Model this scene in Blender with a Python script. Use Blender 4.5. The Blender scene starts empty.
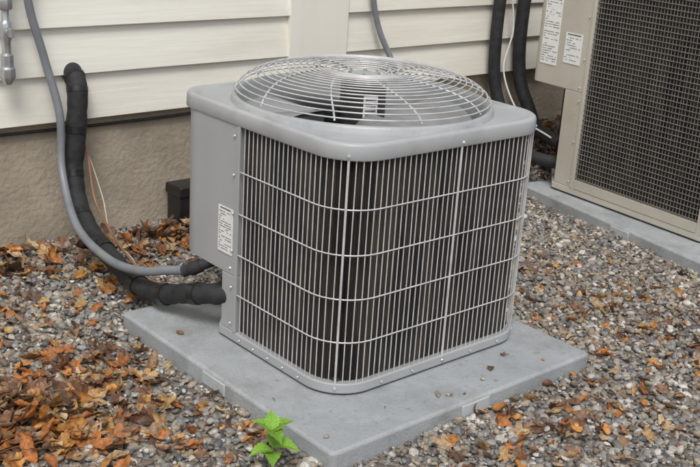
import bpy, bmesh, math, random
import numpy as np
from mathutils import Matrix, Vector, noise
random.seed(7); rng=np.random.default_rng(7)
S=bpy.context.scene
COL=S.collection

# ---------------------------------------------------------------- helpers
def smooth(t):
    t=max(0.,min(1.,t)); return t*t*(3-2*t)

class MB:
    """mesh accumulator"""
    def __init__(s): s.v=[]; s.f=[]; s.c=[]
    def add(s,vs,fs,col=None):
        o=len(s.v); s.v+= [tuple(v) for v in vs]; s.f+=[tuple(i+o for i in f) for f in fs]
        if col is not None: s.c+=[col]*len(fs)
    def box(s,a,b,col=None):
        x0,y0,z0=a; x1,y1,z1=b
        s.add([(x0,y0,z0),(x1,y0,z0),(x1,y1,z0),(x0,y1,z0),(x0,y0,z1),(x1,y0,z1),(x1,y1,z1),(x0,y1,z1)],
              [(0,3,2,1),(4,5,6,7),(0,1,5,4),(1,2,6,5),(2,3,7,6),(3,0,4,7)],col)
    def prism(s,poly,z0,z1,col=None):
        n=len(poly)
        vs=[(p[0],p[1],z0) for p in poly]+[(p[0],p[1],z1) for p in poly]
        fs=[(i,(i+1)%n,(i+1)%n+n,i+n) for i in range(n)]
        fs+=[tuple(range(n))[::-1],tuple(range(n,2*n))]
        s.add(vs,fs,col)
    def tube(s,pts,r,n=6,closed=False,caps=True,col=None):
        pts=[Vector(p) for p in pts]; m=len(pts); vs=[]
        prevN=None
        for i,p in enumerate(pts):
            if closed: t=pts[(i+1)%m]-pts[i-1]
            else: t=pts[min(i+1,m-1)]-pts[max(i-1,0)]
            t.normalize()
            if prevN is None:
                a=Vector((0,0,1)) if abs(t.z)<.9 else Vector((1,0,0))
                N=t.cross(a).normalized()
            else:
                N=(prevN-t*prevN.dot(t)).normalized()
            prevN=N; B=t.cross(N)
            rr=r[i] if hasattr(r,'__len__') else r
            for k in range(n):
                an=2*math.pi*k/n; vs.append(p+N*(math.cos(an)*rr)+B*(math.sin(an)*rr))
        fs=[]
        for i in range(m if closed else m-1):
            j=(i+1)%m
            for k in range(n):
                fs.append((i*n+k,i*n+(k+1)%n,j*n+(k+1)%n,j*n+k))
        if caps and not closed:
            fs.append(tuple(range(n))[::-1]); fs.append(tuple(range((m-1)*n,m*n)))
        s.add(vs,fs,col)
    def cyl(s,a,b,r,n=16,r2=None,col=None):
        s.tube([a,b],[r,r if r2 is None else r2],n,col=col)
    def obj(s,name,mat,parent=None,sm=True,bevel=0,angle=35,recalc=True):
        me=bpy.data.meshes.new(name); me.from_pydata(s.v,[],s.f)
        if s.c:
            at=me.color_attributes.new("Col",'FLOAT_COLOR','CORNER')
            arr=[]
            for f,c in zip(s.f,s.c): arr+= list(c)*len(f)
            at.data.foreach_set("color",arr)
        if recalc:
            bm=bmesh.new(); bm.from_mesh(me); bmesh.ops.recalc_face_normals(bm,faces=bm.faces); bm.to_mesh(me); bm.free()
        me.update()
        if sm: me.shade_smooth(); me.set_sharp_from_angle(angle=math.radians(angle))
        o=bpy.data.objects.new(name,me); COL.objects.link(o)
        me.materials.append(mat)
        if parent: o.parent=parent
        if bevel:
            b=o.modifiers.new("bev",'BEVEL'); b.width=bevel; b.segments=3; b.limit_method='ANGLE'; b.angle_limit=math.radians(40)
        return o

def empty(name,loc=(0,0,0),rz=0):
    e=bpy.data.objects.new(name,None); COL.objects.link(e); e.location=loc; e.rotation_euler=(0,0,rz); e.empty_display_size=.1
    return e

def spline(pts,n=10):
    P=[Vector(p) for p in pts]; P=[P[0]*2-P[1]]+P+[P[-1]*2-P[-2]]; out=[]
    for i in range(1,len(P)-2):
        for k in range(n):
            t=k/n; a,b,c,d=P[i-1],P[i],P[i+1],P[i+2]
            out.append(.5*((2*b)+(c-a)*t+(2*a-5*b+4*c-d)*t*t+(3*b-a-3*c+d)*t**3))
    out.append(P[-2]); return out

# ---------------------------------------------------------------- materials
def newmat(name):
    m=bpy.data.materials.new(name); m.use_nodes=True
    nt=m.node_tree; return m,nt,nt.nodes["Principled BSDF"]
def mat(name,c1,c2=None,scale=5,rough=.5,metal=0,bump=0,bscale=60,stretch=(1,1,1),detail=6,lo=.35,hi=.65,spec=.5,c3=None,s3=1.5,lo3=.5,hi3=.7,st3=None,speck=None):
    m,nt,b=newmat(name); N=nt.nodes; L=nt.links
    b.inputs["Roughness"].default_value=rough; b.inputs["Metallic"].default_value=metal
    b.inputs["Specular IOR Level"].default_value=spec
    tc=N.new("ShaderNodeTexCoord"); mp=N.new("ShaderNodeMapping"); mp.inputs["Scale"].default_value=stretch
    L.new(tc.outputs["Object"],mp.inputs["Vector"])
    c2=c2 or c1
    no=N.new("ShaderNodeTexNoise"); no.inputs["Scale"].default_value=scale; no.inputs["Detail"].default_value=detail; no.inputs["Roughness"].default_value=.6
    L.new(mp.outputs[0],no.inputs["Vector"])
    cr=N.new("ShaderNodeValToRGB"); cr.color_ramp.elements[0].position=lo; cr.color_ramp.elements[1].position=hi
    cr.color_ramp.elements[0].color=(*c1,1); cr.color_ramp.elements[1].color=(*c2,1)
    L.new(no.outputs["Fac"],cr.inputs[0]); out=cr.outputs[0]
    def layer(out,col,sc,lo_,hi_,stv,amt=1,seed=0):
        mp3=N.new("ShaderNodeMapping"); mp3.inputs["Scale"].default_value=stv or (1,1,1); mp3.inputs["Location"].default_value=(seed,seed*.7,seed*.3)
        L.new(tc.outputs["Object"],mp3.inputs[0])
        n3=N.new("ShaderNodeTexNoise"); n3.inputs["Scale"].default_value=sc; n3.inputs["Detail"].default_value=8; n3.inputs["Roughness"].default_value=.7
        L.new(mp3.outputs[0],n3.inputs["Vector"])
        mr=N.new("ShaderNodeMapRange"); mr.inputs[1].default_value=lo_; mr.inputs[2].default_value=hi_; mr.inputs[4].default_value=amt
        L.new(n3.outputs["Fac"],mr.inputs[0])
        mx=N.new("ShaderNodeMix"); mx.data_type='RGBA'; L.new(mr.outputs[0],mx.inputs[0]); L.new(out,mx.inputs[6]); mx.inputs[7].default_value=(*col,1)
        return mx.outputs[2]
    if c3: out=layer(out,c3,s3,lo3,hi3,st3)
    if speck:
        for i,(col,sc,lo_,hi_,amt) in enumerate(speck): out=layer(out,col,sc,lo_,hi_,None,amt,3.1*(i+1))
    L.new(out,b.inputs["Base Color"])
    if bump:
        nb=N.new("ShaderNodeTexNoise"); nb.inputs["Scale"].default_value=bscale; nb.inputs["Detail"].default_value=5
        L.new(mp.outputs[0],nb.inputs["Vector"])
        bp=N.new("ShaderNodeBump"); bp.inputs["Strength"].default_value=bump; bp.inputs["Distance"].default_value=.01
        L.new(nb.outputs["Fac"],bp.inputs["Height"]); L.new(bp.outputs[0],b.inputs["Normal"])
    return m
def vcolmat(name,rough=.6,noise_amt=.4,scale=80,trans=0):
    m,nt,b=newmat(name); N=nt.nodes; L=nt.links
    b.inputs["Roughness"].default_value=rough
    at=N.new("ShaderNodeAttribute"); at.attribute_name="Col"
    tc=N.new("ShaderNodeTexCoord"); no=N.new("ShaderNodeTexNoise"); no.inputs["Scale"].default_value=scale; no.inputs["Detail"].default_value=4
    L.new(tc.outputs["Object"],no.inputs["Vector"])
    mr=N.new("ShaderNodeMapRange"); mr.inputs[1].default_value=.3; mr.inputs[2].default_value=.7; mr.inputs[3].default_value=1-noise_amt; mr.inputs[4].default_value=1+noise_amt*.5
    L.new(no.outputs["Fac"],mr.inputs[0])
    mx=N.new("ShaderNodeMix"); mx.data_type='RGBA'; mx.blend_type='MULTIPLY'; mx.inputs[0].default_value=1
    L.new(at.outputs["Color"],mx.inputs[6]); L.new(mr.outputs[0],mx.inputs[7]); L.new(mx.outputs[2],b.inputs["Base Color"])
    if trans:
        tr=N.new("ShaderNodeBsdfTranslucent"); L.new(mx.outputs[2],tr.inputs[0]); ms=N.new("ShaderNodeMixShader"); ms.inputs[0].default_value=trans
        L.new(b.outputs[0],ms.inputs[1]); L.new(tr.outputs[0],ms.inputs[2]); L.new(ms.outputs[0],N["Material Output"].inputs[0])
    return m

M_gray =mat("gray_paint",(.335,.345,.35),(.375,.385,.39),scale=3,rough=.42,bump=.02,bscale=300,c3=(.27,.27,.255),s3=5,lo3=.54,hi3=.9,st3=(1,1,.3),speck=[((.2,.19,.17),90,.66,.76,.4)])
M_graylid=mat("gray_lid",(.35,.36,.365),(.40,.41,.415),scale=4,rough=.40,bump=.03,bscale=200,c3=(.25,.25,.235),s3=6,lo3=.50,hi3=.82,speck=[((.13,.12,.10),150,.64,.72,.7)])
M_wire =mat("wire_paint",(.46,.46,.46),(.57,.57,.56),scale=20,rough=.36,c3=(.30,.29,.27),s3=12,lo3=.5,hi3=.75)
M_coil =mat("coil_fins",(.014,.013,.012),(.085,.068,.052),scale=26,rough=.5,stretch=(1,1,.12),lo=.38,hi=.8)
M_dark =mat("dark_metal_and_shade",(.03,.03,.032),(.06,.06,.06),scale=10,rough=.5)  # dark metal parts, and painted shade for the recessed valve panel
M_fan  =mat("fan_blade",(.24,.24,.245),(.33,.33,.33),scale=8,rough=.4)
M_beige=mat("beige_paint",(.45,.42,.355),(.51,.48,.41),scale=3,rough=.45,bump=.02,bscale=300,c3=(.37,.34,.285),s3=4,lo3=.55,hi3=.85)
M_wire2=mat("beige_wire",(.14,.13,.115),(.20,.19,.17),scale=15,rough=.5)
M_pad  =mat("pad_plastic",(.30,.32,.33),(.39,.41,.42),scale=3,rough=.6,bump=.25,bscale=110,c3=(.20,.20,.185),s3=3.5,lo3=.48,hi3=.75,speck=[((.52,.54,.54),9,.58,.73,.55),((.12,.10,.08),120,.60,.70,.8),((.17,.145,.11),24,.58,.72,.6)])
M_padlab=mat("pad_tab",(.40,.43,.44),(.46,.48,.49),scale=30,rough=.5)
M_foam =mat("foam_insulation",(.012,.012,.013),(.028,.028,.03),scale=25,rough=.75,bump=.3,bscale=40)
M_tape =mat("foam_tape",(.01,.01,.011),(.02,.02,.02),scale=25,rough=.35)
M_cond =mat("gray_conduit",(.16,.175,.19),(.21,.225,.24),scale=12,rough=.42,c3=(.26,.25,.22),s3=15,lo3=.55,hi3=.8)
M_cop  =mat("copper",(.30,.16,.09),(.36,.21,.12),scale=20,rough=.45,metal=.4)
M_tan  =mat("tan_wire",(.48,.42,.32),(.55,.49,.38),scale=20,rough=.5)
M_white=mat("label_white",(.74,.74,.72),(.80,.80,.78),scale=30,rough=.45)
M_ink  =mat("label_ink",(.10,.10,.11),(.18,.18,.18),scale=30,rough=.5)
M_galv =mat("galvanised",(.35,.36,.37),(.5,.51,.52),scale=25,rough=.35,metal=.7,bump=.05)
M_screw=mat("screw_zinc",(.6,.6,.58),(.7,.7,.68),scale=30,rough=.3,metal=.5)
M_side =mat("siding_paint",(.76,.73,.645),(.82,.80,.72),scale=2.2,rough=.5,bump=.14,bscale=14,stretch=(.25,1,4),c3=(.64,.60,.50),s3=1.5,lo3=.48,hi3=.85,st3=(.6,1,3),speck=[((.45,.41,.33),45,.66,.78,.5)])
M_trim =mat("trim_paint",(.76,.73,.65),(.81,.78,.70),scale=3,rough=.5,bump=.05,bscale=20,stretch=(2,1,.3))
M_found=mat("foundation_concrete",(.34,.29,.22),(.47,.41,.32),scale=3.5,rough=.9,bump=.5,bscale=45,c3=(.25,.215,.165),s3=2.2,lo3=.48,hi3=.75,st3=(1,1,.6),speck=[((.56,.51,.42),14,.6,.75,.5),((.15,.13,.1),70,.62,.75,.5)])
M_roof =mat("roof_shingles",(.08,.075,.07),(.12,.11,.1),scale=20,rough=.9,bump=.3)
M_soil =mat("soil",(.10,.085,.07),(.30,.27,.23),scale=60,rough=.95,bump=.8,bscale=70,lo=.4,hi=.6)
M_leaf =vcolmat("dead_leaf",rough=.55,noise_amt=.5,scale=90,trans=.12)
M_green=vcolmat("green_leaf",rough=.45,noise_amt=.25,scale=120,trans=.3)

# ---------------------------------------------------------------- rounded rectangles
def arc(cx,cy,r,a0,a1,n=10):
    return [(cx+r*math.cos(math.radians(a0+(a1-a0)*i/n)),cy+r*math.sin(math.radians(a0+(a1-a0)*i/n))) for i in range(n+1)]
def rrect(x0,y0,x1,y1,r,n=10):
    if not hasattr(r,'__len__'): r=[r]*4
    p=[]
    p+=arc(x0+r[0],y0+r[0],r[0],180,270,n); p+=arc(x1-r[1],y0+r[1],r[1],270,360,n)
    p+=arc(x1-r[2],y1-r[2],r[2],0,90,n); p+=arc(x0+r[3],y1-r[3],r[3],90,180,n)
    return p
def resample(p,step=None,n=None,closed=False):
    p=[Vector((a[0],a[1])) for a in p]
    if closed: p=p+[p[0]]
    L=[0]
    for a,b in zip(p,p[1:]): L.append(L[-1]+(b-a).length)
    T=L[-1]; n=n or int(round(T/step)); out=[]; j=0
    for i in range(n+(0 if closed else 1)):
        s=T*i/n
        while j<len(L)-2 and L[j+1]<s: j+=1
        d=L[j+1]-L[j]; t=0 if d<1e-9 else (s-L[j])/d
        out.append(tuple(p[j].lerp(p[j+1],min(1,t))))
    return out

def ac_unit(name,loc,rz,W,D,H,r,yg,zbox,ystrip,M_body,M_lid,M_w,pitch,hpos,wr,fanR,straps=True,dome=.084,post=0.):
    E=empty(name,loc,rz)
    ch=.22
    def path(i):
        rr=max(r-i,.005)
        p=[(i,yg)]+arc(i+rr,i+rr,rr,180,270)+arc(W-i-rr,i+rr,rr,270,360)+arc(W-i-rr,D-i-rr,rr,0,90)+[(ch+.1,D-i)]
        return p
    # base pan
    b=MB()
    o=-.004
    foot=arc(o+r,o+r,r,180,270)+arc(W-o-r,o+r,r,270,360)+arc(W-o-r,D-o-r,r,0,90)+[(ch,D-o),(o,ystrip)]
    b.prism(foot,.004,.034)
    b.obj("base_pan",M_body,E,bevel=.004)
    fo=MB()
    foot2=arc(.012+r,.012+r,r,180,270)+arc(W-.012-r,.012+r,r,270,360)+arc(W-.012-r,D-.012-r,r,0,90)+[(ch+.02,D-.012),(.012,ystrip-.03)]
    fo.prism(foot2,-.003,.005); fo.obj("base_feet",M_dark,E)
    # grille wires
    w=MB()
    P=path(.002); V=resample(P,step=pitch)
    z0,z1=.02,H+.01
    for i,(x,y) in enumerate(V):
        jx=random.gauss(0,.0008); jy=random.gauss(0,.0008)
        w.tube([(x,y,z0),(x+jx,y+jy,(z0+z1)/2+.05),(x,y,z1)],wr,5)
    w2=MB(); P2=resample(path(-.0005),step=.02)
    for h in hpos:
        w2.tube([(x,y,h) for x,y in P2],wr*(1.35 if straps else 1),5)
    w.obj("grille_vertical_wires",M_w,E); w2.obj("grille_horizontal_wires",M_w,E)
    s=MB(); sc=MB()
    def screw(x,y,z,nx,ny,R=.0055):
        a=Vector((x,y,z)); n=Vector((nx,ny,0)).normalized(); sc.cyl(a,a+n*.004,R*.95,10,R*.6)
    k=r*(1-.7071)
    if straps:
        for (x,y,nx,ny) in [(k,k,-1,-1),(W*.52,0,0,-1),(W-k,k,1,-1),(W,D*.5,1,0)]:
            n=Vector((nx,ny)).normalized(); x+=n.x*.003; y+=n.y*.003
            s.cyl((x,y,.03),(x,y,H+.0),.0034,8)
            screw(x+n.x*.005,y+n.y*.005,H+.012,nx,ny); screw(x+n.x*.003,y+n.y*.003,.02,nx,ny)
        for q in range(5):
            screw(-.006,yg-.03-q*.07,.019,-1,0,.004); screw(.17+q*.12,-.006,.019,0,-1,.004)
    if post:
        for (x0,y0,x1,y1) in [(-.004,yg-.012,.03,yg),( -.004,-.004,post,post),(W-post,-.004,W+.004,post)]:
            s.prism([(x0,y0),(x1,y0),(x1,y1),(x0,y1)],.03,H+.001)
        s.box((-.006,post+.001,.035),(.02,yg-.013,.075)); s.box((post+.001,-.006,.035),(W-post-.001,.02,.075))
    if s.v: s.obj("grille_straps",M_body if post else M_w,E)
    # coil with real folded fins
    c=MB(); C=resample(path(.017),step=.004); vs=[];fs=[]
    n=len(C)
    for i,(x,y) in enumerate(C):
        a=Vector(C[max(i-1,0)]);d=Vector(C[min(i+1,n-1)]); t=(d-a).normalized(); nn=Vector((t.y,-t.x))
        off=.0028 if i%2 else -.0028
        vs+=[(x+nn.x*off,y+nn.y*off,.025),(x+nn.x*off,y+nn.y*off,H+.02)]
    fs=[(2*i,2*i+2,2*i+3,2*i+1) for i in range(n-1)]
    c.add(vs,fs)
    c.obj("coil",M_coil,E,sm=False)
    f=MB(); f.prism([(.04,.04),(W-.04,.04),(W-.04,D-.04),(.3,D-.04),(.04,ystrip-.05)],.035,.042); f.obj("inner_floor",M_dark,E)
    # control box
    cb=MB(); xo=-.003
    cb.prism([(xo,yg)]+[(ch+.1,yg+.02),(ch+.1,D+.003)]+[p for p in arc(xo+r,D+.003-r,r,90,180,8)],zbox,H+.002)
    cb.obj("control_box",M_body,E,bevel=.003)
    st=MB(); st.prism([(xo,yg),(.06,yg),(.06,ystrip+.03),(.03,ystrip+.02),(xo,ystrip-.01)],.035,zbox-.001)
    st.obj("corner_strip",M_body,E,bevel=.002)
    rc=MB(); rc.prism([(.04,yg+.01),(.3,yg+.01),(.3,D-.01),(ch,D-.012),(.04,ystrip+.02)],.035,zbox+.001); rc.obj("valve_panel",M_dark,E)  # shade of the valve recess is put into this panel's dark colour
    fl=MB(); fl.box((-.0065,yg-.006,.035),(-.002,yg+.008,H)); fl.obj("panel_flange",M_body,E,bevel=.001)
    for z in np.linspace(.06,H-.03,6): screw(-.0065,yg+.018,float(z),-1,0,.0045)
    screw(-.003,yg+.03,zbox+.02,-1,0,.005)
    # lid
    cx,cy=W/2,D/2
    def outline(off,n=192):
        R=r+off
        pts=rrect(-off,-off,W+off,D+off,[R,R,R,R*.8],24)
        res=[]; m=len(pts)
        for i in range(n):
            th=2*math.pi*i/n; dx,dy=math.cos(th),math.sin(th); best=None
            for j in range(m):
                ax,ay=pts[j][0]-cx,pts[j][1]-cy; bx,by=pts[(j+1)%m][0]-cx,pts[(j+1)%m][1]-cy
                ex,ey=bx-ax,by-ay; den=dx*ey-dy*ex
                if abs(den)<1e-12: continue
                t=(ax*ey-ay*ex)/den; u=(ax*dy-ay*dx)/den
                if t>0 and -1e-6<=u<=1+1e-6: best=t;break
            res.append(best)
        return res
    n=192
    base=outline(0)
    def ring(kind,val,z):
        out=[]
        for i in range(n):
            th=2*math.pi*i/n
            rad=base[i]+val if kind=='o' else val
            out.append((cx+rad*math.cos(th),cy+rad*math.sin(th),z))
        return out
    def mixring(t,R,z):
        out=[]
        for i in range(n):
            th=2*math.pi*i/n; rad=(base[i]-.010)*(1-t)+R*t
            out.append((cx+rad*math.cos(th),cy+rad*math.sin(th),z))
        return out
    R=fanR
    rings=[ring('o',-.012,H-.001),ring('o',.006,H),ring('o',.0085,H+.004),ring('o',.0075,H+.036),ring('o',.0055,H+.0415),ring('o',.001,H+.045),ring('o',-.008,H+.0455),
           mixring(.10,R+.010,H+.0445),mixring(.16,R+.010,H+.0390),mixring(.3,R+.010,H+.0385),mixring(1,R+.010,H+.042),ring('c',R+.006,H+.054),ring('c',R+.003,H+.060),ring('c',R-.003,H+.062),ring('c',R-.009,H+.059),ring('c',R-.014,H+.045),ring('c',R-.016,H-.08)]
    l=MB(); vs=[];fs=[]
    for a in rings: vs+=a
    for a in range(len(rings)-1):
        for i in range(n):
            j=(i+1)%n; fs.append((a*n+i,a*n+j,(a+1)*n+j,(a+1)*n+i))
    l.add(vs,fs); l.obj("top_lid",M_lid,E,angle=50,recalc=False)
    # dome guard
    g=MB(); zt=H+.062
    def dz(q):
        q=min(q,1.); return zt+dome*(1-q**4)**.62-.020*smooth(1-q/.5)
    # arc-length spacing of rings
    Q=np.linspace(.062/R,(R-.004)/R,400); Zp=[dz(q) for q in Q]
    al=[0]
    for i in range(1,400): al.append(al[-1]+math.hypot((Q[i]-Q[i-1])*R,Zp[i]-Zp[i-1]))
    nr=19
    for i in range(nr):
        q=float(np.interp(al[-1]*i/(nr-1),al,Q)); rad=q*R; z=dz(q)+.003
        g.tube([(cx+rad*math.cos(2*math.pi*t/120),cy+rad*math.sin(2*math.pi*t/120),z) for t in range(120)],.0021,6,closed=True)
    ns=10
    for i in range(ns):
        pts=[]
        for k2 in range(31):
            q0=.03/R+( (R-.002)/R-.03/R)*(1-(1-k2/30)**1.5); rad=R*q0; th=2*math.pi*i/ns+.5*q0+.15
            z=dz(q0)-.001
            pts.append((cx+rad*math.cos(th),cy+rad*math.sin(th),z))
        g.tube(pts,.0027,6)
    g.obj("fan_guard",M_w if straps else M_wire2,E)
    hp=MB(); hz=dz(0)
    hp.tube([(cx,cy,hz-.006),(cx,cy,hz+.002),(cx,cy,hz+.003)],[.060,.060,.054],40)
    hp.obj("guard_hub",M_lid,E)
    bo=MB()
    for i in range(4):
        th=math.pi/4+i*math.pi/2; a=Vector((cx+.042*math.cos(th),cy+.042*math.sin(th),hz)); bo.cyl(a,a+Vector((0,0,.009)),.0055,6,.005)
    bo.obj("hub_bolts",M_galv,E)
    mo=MB(); mo.tube([(cx,cy,hz-.15),(cx,cy,hz-.14),(cx,cy,hz-.02),(cx,cy,hz-.007)],[.05,.068,.068,.055],32); mo.obj("fan_motor",M_dark,E)
    ml=MB()
    def patch(a0,a1,z0,z1,rad,mb,nn=8):
        vs=[];fs=[]
        for i in range(nn+1):
            th=a0+(a1-a0)*i/nn; vs+=[(cx+rad*math.cos(th),cy+rad*math.sin(th),z0),(cx+rad*math.cos(th),cy+rad*math.sin(th),z1)]
        fs=[(2*i,2*i+2,2*i+3,2*i+1) for i in range(nn)]; mb.add(vs,fs)
    a_=math.radians(236)
    patch(a_-.1,a_+.55,hz-.125,hz-.05,.0695,ml); ml.obj("motor_label",M_white,E)
    mi=MB()
    for q in range(6): patch(a_-.02,a_+.45,hz-.118+q*.011,hz-.113+q*.011,.0705,mi)
    mi.obj("motor_label_print",M_ink,E)
    fb=MB()
    for i in range(4):
        a0=i*math.pi/2+.4; vs=[];fs=[]; nu,nv=6,8
        for u in range(nu+1):
            rad=.06+(R-.040-.06)*u/nu
            for v in range(nv+1):
                th=a0+(v/nv)*(.85+.2*u/nu)+.25*(u/nu); z=hz-.128+.055*(v/nv-.5)+.012*math.sin(v/nv*math.pi)
                vs.append((cx+rad*math.cos(th),cy+rad*math.sin(th),z))
        for u in range(nu):
            for v in range(nv):
                q=u*(nv+1)+v; fs.append((q,q+1,q+nv+2,q+nv+1))
        fb.add(vs,fs)
    fb.cyl((cx,cy,hz-.2),(cx,cy,hz-.15),.05,24)
    fb.obj("fan_blades",M_fan,E)
    sc.obj("screws",M_screw,E)
    return E

def label(E,name,x,y0,y1,z0,z1,rows,seed=1):
    a=MB(); a.box((x-.0012,y0,z0),(x+.001,y1,z1)); a.obj(name,M_white,E,sm=False)
    rr=random.Random(seed); t=MB(); h=(z1-z0)/(rows+1.5)
    z=z1-h*.9
    t.box((x-.0018,y0+.010,z),(x-.0010,y1-.010,z+h*.55))
    for i in range(1,rows):
        z=z1-h*(i+1.2); y=y1-.005
        while y>y0+.008:
            w=rr.uniform(.002,.009)
            if rr.random()<.75: t.box((x-.0018,max(y-w,y0+.004),z),(x-.0010,y,z+h*.33))
            y-=w+rr.uniform(.001,.004)
            if rr.random()<.06: break
    t.obj(name+"_print",M_ink,E,sm=False)

# ---------------------------------------------------------------- unit 1
H=.662
U1=ac_unit("air_conditioner_unit",(0,0,0),0,.79,.79,H,.125,.456,.21,.535,M_gray,M_graylid,M_wire,.0195,
           [.155,.28,.405,.53],.00165,.380)
label(U1,"rating_label",-.0045,.476,.548,.27,.41,17,seed=3)

# ---------------------------------------------------------------- unit 2
U2=ac_unit("air_conditioner_unit.001",(2.115,.17,0),math.radians(-5.4),.98,1.08,1.02,.05,.745,.47,.865,M_beige,M_beige,M_wire2,.0165,
           [.085+.0225*i for i in range(42)],.0019,.44,straps=False,post=.055)
label(U2,"rating_label",-.0045,.93,1.03,.56,.86,26,seed=5)
label(U2,"warning_label",-.0045,.79,.89,.585,.72,11,seed=6)

# ---------------------------------------------------------------- pads
def pad(name,loc,rz,sx,sy,t):
    E=empty(name,loc,rz); m=MB()
    pl=rrect(0,0,sx,sy,.018,6)
    m.prism(pl,-t,0); o=m.obj("slab",M_pad,E,bevel=.009)
    l=MB()
    l.box((sx/2-.055,-.004,-.046),(sx/2+.055,.02,-.009)); l.box((-.004,sy/2-.055,-.046),(.02,sy/2+.055,-.009))
    l.obj("edge_tabs",M_padlab,E,bevel=.002)
    return E
pad("equipment_pad",(-.166,-.199,-.002),0,1.036,1.036,.10)
pad("equipment_pad.001",(1.875,-.16,-.004),math.radians(-11),1.4,1.36,.12)

# ---------------------------------------------------------------- ground
def gh(x,y):
    z=-.057+.014*noise.noise(Vector((x*2.3,y*2.3,3)))+.006*noise.noise(Vector((x*9,y*9,1)))
    z+=.025*smooth((y-1.15)/.45)
    z+=.17*smooth((x-1.75)/.7)*smooth((y-1.15)/.4)
    return z
def axis(a,b,step,far):
    core=list(np.arange(a,b+1e-6,step)); d=step; v=b
    hi=[]
    while v<far: d*=1.6; v+=d; hi.append(v)
    d=step; v=a; lo=[]
    while v>-far: d*=1.6; v-=d; lo.append(v)
    return lo[::-1]+core+hi
xs=axis(-2,5,.05,150); ys=axis(-2,1.8,.05,150)
g=MB(); vs=[(x,y,gh(x,y) if abs(x)<8 and abs(y)<8 else -.057) for y in ys for x in xs]; nx=len(xs)
fs=[(j*nx+i,j*nx+i+1,(j+1)*nx+i+1,(j+1)*nx+i) for j in range(len(ys)-1) for i in range(nx-1)]
g.add(vs,fs); g.obj("ground",M_soil,recalc=False)

# gravel : one instanced object
pc=bpy.data.collections.new("gravel_stones")
m,nt,b=newmat("gravel_stone"); N=nt.nodes;L=nt.links
oi=N.new("ShaderNodeObjectInfo"); cr=N.new("ShaderNodeValToRGB"); cr.color_ramp.interpolation='CONSTANT'
cols=[(.16,.145,.125),(.30,.26,.205),(.36,.33,.285),(.12,.11,.10),(.27,.205,.14),(.22,.215,.20),(.44,.41,.36),(.32,.265,.195),(.17,.125,.09),(.30,.29,.275),(.21,.18,.145),(.55,.52,.47),(.09,.09,.095),(.25,.235,.21),(.19,.19,.195),(.35,.285,.22)]
els=cr.color_ramp.elements
els[0].color=(*cols[0],1); els[1].position=1/len(cols); els[1].color=(*cols[1],1)
for i in range(2,len(cols)):
    e=els.new(i/len(cols)); e.color=(*cols[i],1)
L.new(oi.outputs["Random"],cr.inputs[0])
tc=N.new("ShaderNodeTexCoord"); no=N.new("ShaderNodeTexNoise"); no.inputs["Scale"].default_value=3; no.inputs["Detail"].default_value=6
L.new(tc.outputs["Object"],no.inputs["Vector"])
mr=N.new("ShaderNodeMapRange"); mr.inputs[1].default_value=.3; mr.inputs[2].default_value=.7; mr.inputs[3].default_value=.65; mr.inputs[4].default_value=1.25; L.new(no.outputs["Fac"],mr.inputs[0])
mx=N.new("ShaderNodeMix"); mx.data_type='RGBA'; mx.blend_type='MULTIPLY'; mx.inputs[0].default_value=1; L.new(cr.outputs[0],mx.inputs[6]); L.new(mr.outputs[0],mx.inputs[7])
L.new(mx.outputs[2],b.inputs["Base Color"]); b.inputs["Roughness"].default_value=.65
M_stone=m
for i in range(10):
    bm=bmesh.new(); bmesh.ops.create_icosphere(bm,subdivisions=2,radius=1)
    sc=(random.uniform(.8,1.35),random.uniform(.7,1.05),random.uniform(.45,.8)); sd=Vector((i*7.3,i*3.1,0))
    planes=[(Vector((random.gauss(0,1),random.gauss(0,1),random.gauss(0,1))).normalized(),random.uniform(.6,.85)) for _ in range(7)]
    for v in bm.verts:
        for nrm,dd in planes:
            q=v.co.dot(nrm)
            if q>dd: v.co-=nrm*(q-dd)*.9
        v.co*=1+.22*noise.noise(v.co*1.3+sd)
        v.co=Vector((v.co.x*sc[0],v.co.y*sc[1],v.co.z*sc[2]))
    me=bpy.data.meshes.new("stone"); bm.to_mesh(me); bm.free(); me.shade_smooth(); me.materials.append(M_stone)
    pc.objects.link(bpy.data.objects.new("stone",me))
def inpad(x,y):
    if -.166<x<.870 and -.199<y<.837: return True
    a=math.radians(11); dx,dy=x-1.875,y+.16; u=dx*math.cos(a)-dy*math.sin(a); v=dx*math.sin(a)+dy*math.cos(a)
    return 0<u<1.4 and 0<v<1.36
pts=[]
for (x0,x1,y0,y1,dens) in [(-1.3,2.6,-1.0,1.62,6000),(2.6,4.2,-.6,1.62,2500)]:
    n=int((x1-x0)*(y1-y0)*dens)
    X=rng.uniform(x0,x1,n); Y=rng.uniform(y0,y1,n); Z=rng.uniform(0,.011,n)
    for x,y,z in zip(X,Y,Z):
        if not inpad(x,y): pts.append((x,y,gh(x,y)+z))
for _ in range(7):
    pts.append((random.uniform(-.15,.85),-.19+random.random()*.10,.002))
me=bpy.data.meshes.new("gravel"); me.from_pydata(pts,[],[]); gv=bpy.data.objects.new("gravel",me); COL.objects.link(gv)
ng=bpy.data.node_groups.new("scatter","GeometryNodeTree")
ng.interface.new_socket(name="Geometry",in_out='INPUT',socket_type='NodeSocketGeometry'); ng.interface.new_socket(name="Geometry",in_out='OUTPUT',socket_type='NodeSocketGeometry')
n=ng.nodes; l=ng.links
gi=n.new("NodeGroupInput"); go=n.new("NodeGroupOutput"); ip=n.new("GeometryNodeInstanceOnPoints"); ci=n.new("GeometryNodeCollectionInfo")
ci.inputs["Collection"].default_value=pc; ci.inputs["Separate Children"].default_value=True; ci.inputs["Reset Children"].default_value=True
ip.inputs["Pick Instance"].default_value=True
rv=n.new("FunctionNodeRandomValue"); rv.data_type='FLOAT_VECTOR'; rv.inputs[0].default_value=(-.6,-.6,0); rv.inputs[1].default_value=(.6,.6,6.283)
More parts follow.
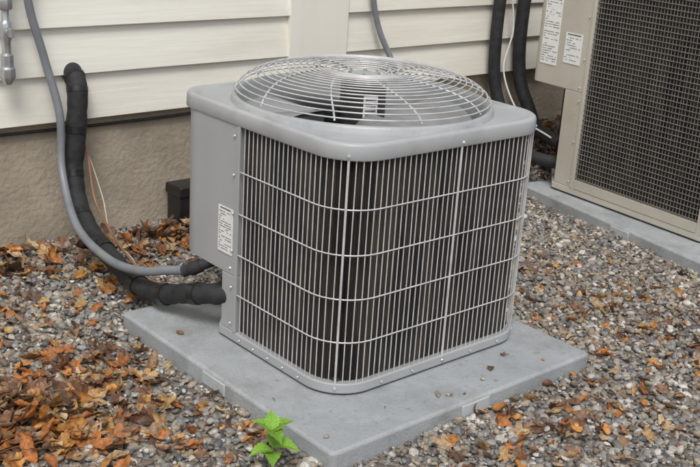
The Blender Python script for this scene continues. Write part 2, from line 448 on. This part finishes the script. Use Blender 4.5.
rs=n.new("FunctionNodeRandomValue"); rs.data_type='FLOAT'; rs.inputs[2].default_value=0; rs.inputs[3].default_value=1; rs.inputs["Seed"].default_value=5
mt=n.new("ShaderNodeMath"); mt.operation='POWER'; mt.inputs[1].default_value=2.8
mm=n.new("ShaderNodeMath"); mm.operation='MULTIPLY_ADD'; mm.inputs[1].default_value=.0125; mm.inputs[2].default_value=.0055
l.new(rs.outputs[1],mt.inputs[0]); l.new(mt.outputs[0],mm.inputs[0])
l.new(gi.outputs[0],ip.inputs["Points"]); l.new(ci.outputs[0],ip.inputs["Instance"]); l.new(rv.outputs[0],ip.inputs["Rotation"]); l.new(mm.outputs[0],ip.inputs["Scale"]); l.new(ip.outputs[0],go.inputs[0])
mod=gv.modifiers.new("scatter","NODES"); mod.node_group=ng

# ---------------------------------------------------------------- fallen leaves
lf=MB()
pal=[(.46,.17,.045),(.38,.14,.04),(.28,.12,.05),(.18,.085,.045),(.40,.26,.135),(.47,.29,.12),(.12,.065,.04),(.31,.19,.11),(.52,.22,.055),(.48,.35,.20),(.24,.13,.075),(.56,.27,.07)]
def leaf(x,y,z,size,flat=.5):
    c=random.choice(pal); f=random.uniform(.75,1.2); c=(c[0]*f,c[1]*f,c[2]*f,1)
    rot=Matrix.Rotation(random.uniform(0,6.28),4,'Z')@Matrix.Rotation(random.gauss(0,flat),4,'X')@Matrix.Rotation(random.gauss(0,flat),4,'Y')
    cu=random.uniform(1,9)/size*.12; cv=random.uniform(-3,7)/size*.10; kind=random.random()
    vs=[];fs=[]
    p1,p2=random.uniform(0,6),random.uniform(0,6)
    def bend(px,py):
        rr=math.hypot(px,py)/size
        zz=(cu*px*px+cv*py*py)*.5+size*rr*(.11*math.sin(px/size*8+p1)+.11*math.cos(py/size*7+p2))
        zz=max(-.5*size,min(.8*size,zz)); s=1-.3*min(1,abs(zz)/size)
        return Vector((px*s,py*s,zz))
    if kind<.5:
        n=40; ph=random.random()*6; vs=[]
        for rr_ in (.35,.7,1):
            for i in range(n):
                th=2*math.pi*i/n
                cc=abs(math.cos(2.5*th)); lob=.48+.52*cc**1.2
                lob*=1+.08*math.sin(th*20+ph)
                if math.cos(th)<-.8: lob*=.6
                R_=size*.58*rr_*(lob if rr_==1 else (.35+.65*lob if rr_==.7 else .6+.4*lob))
                v=bend(R_*math.cos(th),R_*math.sin(th)); v.z+= -.03*size*cc if rr_<1 else 0
                vs.append(v)
        vs.append(bend(0,0)); ctr=len(vs)-1
        for i in range(n):
            j=(i+1)%n; fs.append((ctr,i,j)); fs.append((i,n+i,n+j,j)); fs.append((n+i,2*n+i,2*n+j,n+j))
    else:
        prof=[.03,.35,.62,.85,1,.97,.82,.6,.32,.02]; m_=len(prof)-1; wd=random.uniform(.2,.42)*size; roll=random.uniform(.2,2.8); ben=random.uniform(-.3,.6)
        for i,p in enumerate(prof):
            t=i/m_-.5; py=t*size
            e=1+.08*(1 if i%2 else -1)
            for k in (-1,-.66,-.33,0,.33,.66,1):
                a=k*p*roll*.7*(e if abs(k)==1 else 1)
                rr_=wd/max(roll*.7,.2)
                v=Vector((rr_*math.sin(a),py,rr_*(1-math.cos(a))+ben*size*t*t*2+.03*size*math.sin(i*1.2+k*2+p1)))
                vs.append(v)
        for i in range(m_):
            for k in range(6):
                q=i*7+k; fs.append((q,q+1,q+8,q+7))
    T=Matrix.Translation((x,y,z))@rot
    lf.add([T@v for v in vs],fs,c)
    if random.random()<.4:
        a=T@Vector((0,-size*.45,0)); d=(T@Vector((random.uniform(-.2,.2)*size,-size*1.1,.1*size)))
        lf.tube([a,a.lerp(d,.5)+Vector((0,0,.002)),d],.0009,4,col=(c[0]*.6,c[1]*.6,c[2]*.6,1))
def clump(cx,cy,sx,sy,n,smin,smax,pile=.03,flat=.5):
    k=0
    while k<n:
        x=random.gauss(cx,sx); y=random.gauss(cy,sy)
        if y>1.57 or (inpad(x,y)): continue
        d=math.exp(-((x-cx)/sx)**2*.5-((y-cy)/sy)**2*.5)
        leaf(x,y,gh(x,y)+.014+random.random()*pile*d,random.uniform(smin,smax),flat); k+=1
clump(-.68,.44,.12,.11,150,.045,.095,.055,.4)
clump(-.70,.28,.15,.09,70,.04,.08,.02,.4)
clump(-.37,.60,.11,.13,75,.035,.075,.025,.4)
clump(-.50,.32,.15,.14,60,.03,.07,.01)
clump(-.72,.75,.2,.25,70,.035,.07,.015)
clump(-.36,.12,.10,.12,34,.03,.06,.01)
clump(-.30,1.49,.14,.06,60,.05,.09,.05)
clump(-.40,1.15,.22,.2,55,.03,.06,.01)
clump(.40,1.42,.2,.11,110,.04,.085,.04)
clump(.02,1.30,.18,.16,60,.035,.07,.02)
clump(1.2,1.3,.4,.15,80,.04,.07,.02)
clump(2.35,1.42,.35,.12,190,.04,.08,.04)
clump(1.3,.2,.25,.5,85,.02,.05,.006)
clump(1.35,-.15,.22,.2,60,.02,.055,.006)
clump(1.05,-.45,.35,.2,70,.02,.055,.006)
clump(.45,-.36,.28,.09,85,.03,.065,.01)
clump(1.7,-.4,.4,.3,80,.02,.055,.006)
for _ in range(480):
    x=random.uniform(-1.3,2.6); y=random.uniform(-.9,1.5)
    if not inpad(x,y): leaf(x,y,gh(x,y)+.014,random.uniform(.012,.036),.5)
for (x,y,s) in [(.52,-.1,.03),(.62,-.06,.02),(.83,.1,.03),(-.1,.6,.03),(.3,-.15,.015),(-.12,.1,.012),(.1,-.1,.01),(.7,-.15,.014)]:
    leaf(x,y,.004,s,.15)
for _ in range(480):
    x=random.uniform(-1.2,2.4); y=random.uniform(-.9,1.5)
    if inpad(x,y): continue
    a=random.uniform(0,6.28); Lg=random.uniform(.025,.09); z=gh(x,y)+.018
    c=random.choice([(.30,.2,.11),(.2,.12,.07),(.42,.32,.2),(.14,.09,.06)]); e=random.gauss(0,.15)
    lf.tube([(x,y,z),(x+math.cos(a)*Lg*.5,y+math.sin(a)*Lg*.5,z+.003+e*Lg*.3),(x+math.cos(a+e*2)*Lg,y+math.sin(a+e*2)*Lg,z+e*Lg*.4)],random.uniform(.0006,.0016),4,col=(*c,1))
lf.obj("fallen_leaves",M_leaf,recalc=False)

# ---------------------------------------------------------------- house
HE=empty("siding_house",(0,0,0))
YF=1.62
f=MB(); f.box((-5,YF,-.5),(8,YF+.3,.46)); f.obj("foundation",M_found,HE)
sd=MB()
ex=.168; z=.43
while z<2.9:
    for (x0,x1) in [(-5,1.035),(1.349,8)]:
        z1=z+ex+.012
        yb=YF-.044; yt=YF-.020
        # slightly wavy boards, subdivided along their length
        nn=60; vs=[]; fs=[]
        for i in range(nn+1):
            x=x0+(x1-x0)*i/nn; wv=.0022*noise.noise(Vector((x*1.6,z*9,0))); wz=.0015*noise.noise(Vector((x*1.1,z*7,5)))
            vs+=[(x,YF+.02,z),(x,yb+.004+wv,z-.002+wz),(x,yb+wv,z+.001+wz),(x,(yb+yt)/2+wv*.4-.001,(z+z1)/2),(x,yt,z1),(x,YF+.02,z1)]
        for i in range(nn):
            for k in range(5):
                a=i*6+k; fs.append((a,a+6,a+7,a+1))
        fs.append(tuple(range(6))); fs.append(tuple(range(nn*6,nn*6+6))[::-1])
        sd.add(vs,fs)
    z+=ex
sd.obj("siding_boards",M_side,HE,sm=True,angle=25)
t=MB(); t.box((1.035,YF-.052,.40),(1.349,YF+.02,2.95)); t.obj("trim_board",M_trim,HE,bevel=.004)
c=MB(); c.box((-5,YF+.3,-.5),(8,YF+6,2.95)); c.obj("house_walls",M_side,HE,sm=False)
c=MB(); c.add([(-5.3,YF-.2,2.9),(8.3,YF-.2,2.9),(8.3,YF+3.1,4.6),(-5.3,YF+3.1,4.6),(8.3,YF+6.4,2.9),(-5.3,YF+6.4,2.9)],[(0,1,2,3),(3,2,4,5),(0,5,4,1),(0,3,5),(1,4,2)]); c.obj("roof",M_roof,HE,sm=False)

# ---------------------------------------------------------------- pipes
p=MB(); path=spline([(.07,1.66,.60),(.062,1.575,.60),(.055,1.53,.545),(.042,1.522,.40),(.022,1.51,.24),(.0,1.40,.12),(-.02,1.20,.06),(-.05,.95,.035),(-.055,.80,.05),(-.035,.66,.095),(.005,.545,.125),(.05,.5,.128)],12)
p.tube(path,[(.036 if i<52 else max(.032,.036-.0003*(i-52)))+.0045*noise.noise(Vector((i*.35,0,0))) for i in range(len(path))],20); E=empty("insulated_refrigerant_pipe"); p.obj("foam_sleeve",M_foam,E)
p=MB()
for i in (14,22,34,46,58,70,84,98,110):
    if i+2<len(path): p.tube(path[i:i+3],(.0385 if i<52 else .0355),20)
p.obj("tape_bands",M_tape,E)
p=MB(); path=spline([(-.117,1.53,1.6),(-.117,1.535,1.1),(-.117,1.535,.88),(-.066,1.53,.67),(-.030,1.50,.475),(-.042,1.47,.28),(-.081,1.29,.135),(-.095,1.05,.095),(-.09,.86,.115),(-.06,.74,.15),(-.035,.665,.17)],14)
E=empty("electrical_conduit"); p.tube(path,.0145,14); p.obj("conduit_tube",M_cond,E)
p=MB(); a=Vector((-.035,.665,.17)); d=Vector((.03,.60,.215)); dd=(d-a)
p.tube([a-dd*.15,a+dd*.1,a+dd*.1,a+dd*.45,a+dd*.45,d],[.0175,.0175,.022,.022,.0175,.0175],14)
p.obj("conduit_connector",M_foam,E)
E=empty("control_wires"); p=MB()
p.tube(spline([(.06,1.60,.43),(.085,1.53,.33),(.075,1.45,.16),(.055,1.28,.075),(.015,1.08,.05),(-.015,.93,.045),(-.02,.72,.09),(.03,.56,.10)],10),.0045,6)
p.obj("copper_wire",M_cop,E)
p=MB(); p.tube(spline([(.05,1.60,.43),(.095,1.55,.32),(.115,1.47,.16),(.075,1.34,.06),(.045,1.15,.045),(-.005,.95,.04),(.0,.7,.08),(.04,.56,.11)],10),.0026,6); p.obj("sheathed_wire",M_tan,E)
p=MB(); p.tube(spline([(-1.5,1.605,.43),(-.6,1.60,.405),(-.2,1.60,.40),(.2,1.605,.395),(.6,1.60,.40),(1.1,1.605,.415)],8),.006,6); p.obj("wall_cable",M_foam,empty("wall_cable_run"))
E=empty("gas_line_fitting",(-.205,1.52,0)); p=MB()
p.cyl((0,0,1.8),(0,0,.86),.013,14); p.tube([(0,0,.90),(0,0,.895),(0,0,.85),(0,0,.845)],[.021,.025,.025,.021],6)
p.tube([(0,0,.845),(0,0,.81),(0,0,.80),(0,0,.75),(0,0,.74),(0,0,.70),(0,0,.695),(0,0,.655),(0,0,.65),(0,0,.62),(0,0,.61),(0,0,.595)],[.014,.014,.021,.021,.016,.016,.023,.023,.028,.028,.022,.012],8)
p.box((-.006,-.055,.76),(.006,-.018,.79)); p.box((-.03,-.006,.955),(.03,.06,.980)); p.cyl((0,-.03,.775),(0,.08,.775),.011,12)
p.obj("valve_body",M_galv,E,bevel=.001)
p=MB(); p.tube(spline([(1.42,1.555,1.7),(1.43,1.553,1.1),(1.455,1.55,.88),(1.50,1.54,.70),(1.56,1.48,.52),(1.50,1.25,.25),(1.2,1.0,.10),(.95,.9,.15),(.78,.78,.2)],12),.013,12)
p.obj("conduit_tube",M_cond,empty("electrical_conduit.001"))
E=empty("insulated_refrigerant_pipe.001"); p=MB()
p.tube(spline([(2.275,1.53,2.0),(2.275,1.53,1.0),(2.27,1.53,.6),(2.29,1.52,.38),(2.31,1.44,.2),(2.26,1.30,.12),(2.22,1.16,.11),(2.26,1.02,.11)],10),.030,14)
p.tube(spline([(2.455,1.53,2.0),(2.455,1.53,1.0),(2.45,1.53,.6),(2.45,1.5,.4),(2.44,1.42,.28),(2.38,1.30,.2),(2.32,1.1,.18)],10),.033,14)
p.obj("foam_sleeve",M_foam,E)
p=MB(); p.tube(spline([(2.36,1.56,1.2),(2.35,1.54,.9),(2.39,1.53,.65),(2.34,1.52,.45),(2.36,1.4,.25),(2.30,1.15,.2)],10),.0045,6); p.obj("sheathed_wire",M_white,E)
E=empty("black_junction_box",(.47,1.50,-.04)); p=MB(); p.box((0,0,0),(.17,.10,.165)); p.box((-.006,-.006,.13),(.176,.106,.172)); p.obj("box_shell",M_tape,E,bevel=.006)

# ---------------------------------------------------------------- green seedling
E=empty("green_seedling",(-.275,-.10,-.055)); st=MB(); lv=MB()
gc=(.25,.47,.06,1); gs=(.25,.40,.08,1)
st.tube(spline([(0,0,0),(.004,.004,.05),(0,.008,.10)],6),.0022,6,col=gs)
def gleaf(base,az,el,size,c):
    T=Matrix.Translation(base)@Matrix.Rotation(az,4,'Z')@Matrix.Rotation(-el,4,'Y')
    n=14; vs=[]; fs=[]
    for i in range(n+1):
        t=i/n; w=math.sin(math.pi*min(1,t*1.02)**.75)*.36*size; w*=1+(.16 if i%2 else -.06)
        if i in(0,n): w=.0005
        x=t*size; z=.10*size*math.sin(t*3)-.25*size*t*t
        for k in (-1,-.5,0,.5,1): vs.append(T@Vector((x,k*w,z+abs(k)*w*.35+(.02*size if k in(-.5,.5) and i%2 else 0))))
    for i in range(n):
        for k in range(4):
            q=i*5+k; fs.append((q,q+1,q+6,q+5))
    lv.add(vs,fs,c)
for (b_,az,el,s) in [((0,.008,.10),-.2,.5,.055),((0,.008,.10),2.2,.6,.05),((0,.008,.105),1.0,.9,.045),((0,.008,.10),-1.8,.2,.05),((.002,.004,.06),-.9,.2,.06),((.002,.004,.05),2.9,.15,.055),((.002,.004,.045),-2.2,.1,.05),((.002,.004,.06),.6,.3,.05)]:
    f=random.uniform(.7,1.15); gleaf(Vector(b_),az,el,s*1.15,(gc[0]*f,gc[1]*f,gc[2]*f,1))
st.obj("stem",M_green,E); lv.obj("leaves",M_green,E,recalc=False)

# ---------------------------------------------------------------- world, sun, camera
w=bpy.data.worlds.new("World"); S.world=w; w.use_nodes=True; nt=w.node_tree; N=nt.nodes; L=nt.links
bg=N["Background"]; sk=N.new("ShaderNodeTexSky"); sk.sky_type='NISHITA'; sk.sun_disc=False
EL,AZ=math.radians(55),math.radians(222)
sk.sun_elevation=EL; sk.sun_rotation=AZ; sk.dust_density=3
hs=N.new("ShaderNodeHueSaturation"); hs.inputs["Saturation"].default_value=.35
L.new(sk.outputs[0],hs.inputs["Color"]); L.new(hs.outputs[0],bg.inputs[0]); bg.inputs[1].default_value=.15
sd_=bpy.data.lights.new("sun","SUN"); sd_.energy=1.8; sd_.angle=math.radians(20); sd_.color=(1,.98,.95)
so=bpy.data.objects.new("sun",sd_); COL.objects.link(so)
dv=Vector((math.sin(AZ)*math.cos(EL),math.cos(AZ)*math.cos(EL),math.sin(EL)))
so.rotation_euler=dv.to_track_quat('Z','Y').to_euler()
S.view_settings.view_transform='Standard'; S.view_settings.look='None'; S.view_settings.exposure=0
cd=bpy.data.cameras.new("camera"); co=bpy.data.objects.new("camera",cd); COL.objects.link(co); S.camera=co
yaw,pitch,roll=.8377,.3333,.0645
fw=Vector((math.cos(yaw)*math.cos(pitch),math.sin(yaw)*math.cos(pitch),-math.sin(pitch)))
rt=Vector((math.sin(yaw),-math.cos(yaw),0)); up=rt.cross(fw)
r2=rt*math.cos(roll)+up*math.sin(roll); u2=-rt*math.sin(roll)+up*math.cos(roll)
Mx=Matrix((r2,u2,-fw)).transposed().to_4x4(); Mx.translation=Vector((-1.7026,-1.9166,1.3725)); co.matrix_world=Mx
cd.sensor_width=36; cd.lens=36*1068.7/700; cd.clip_end=1000; cd.clip_start=.05
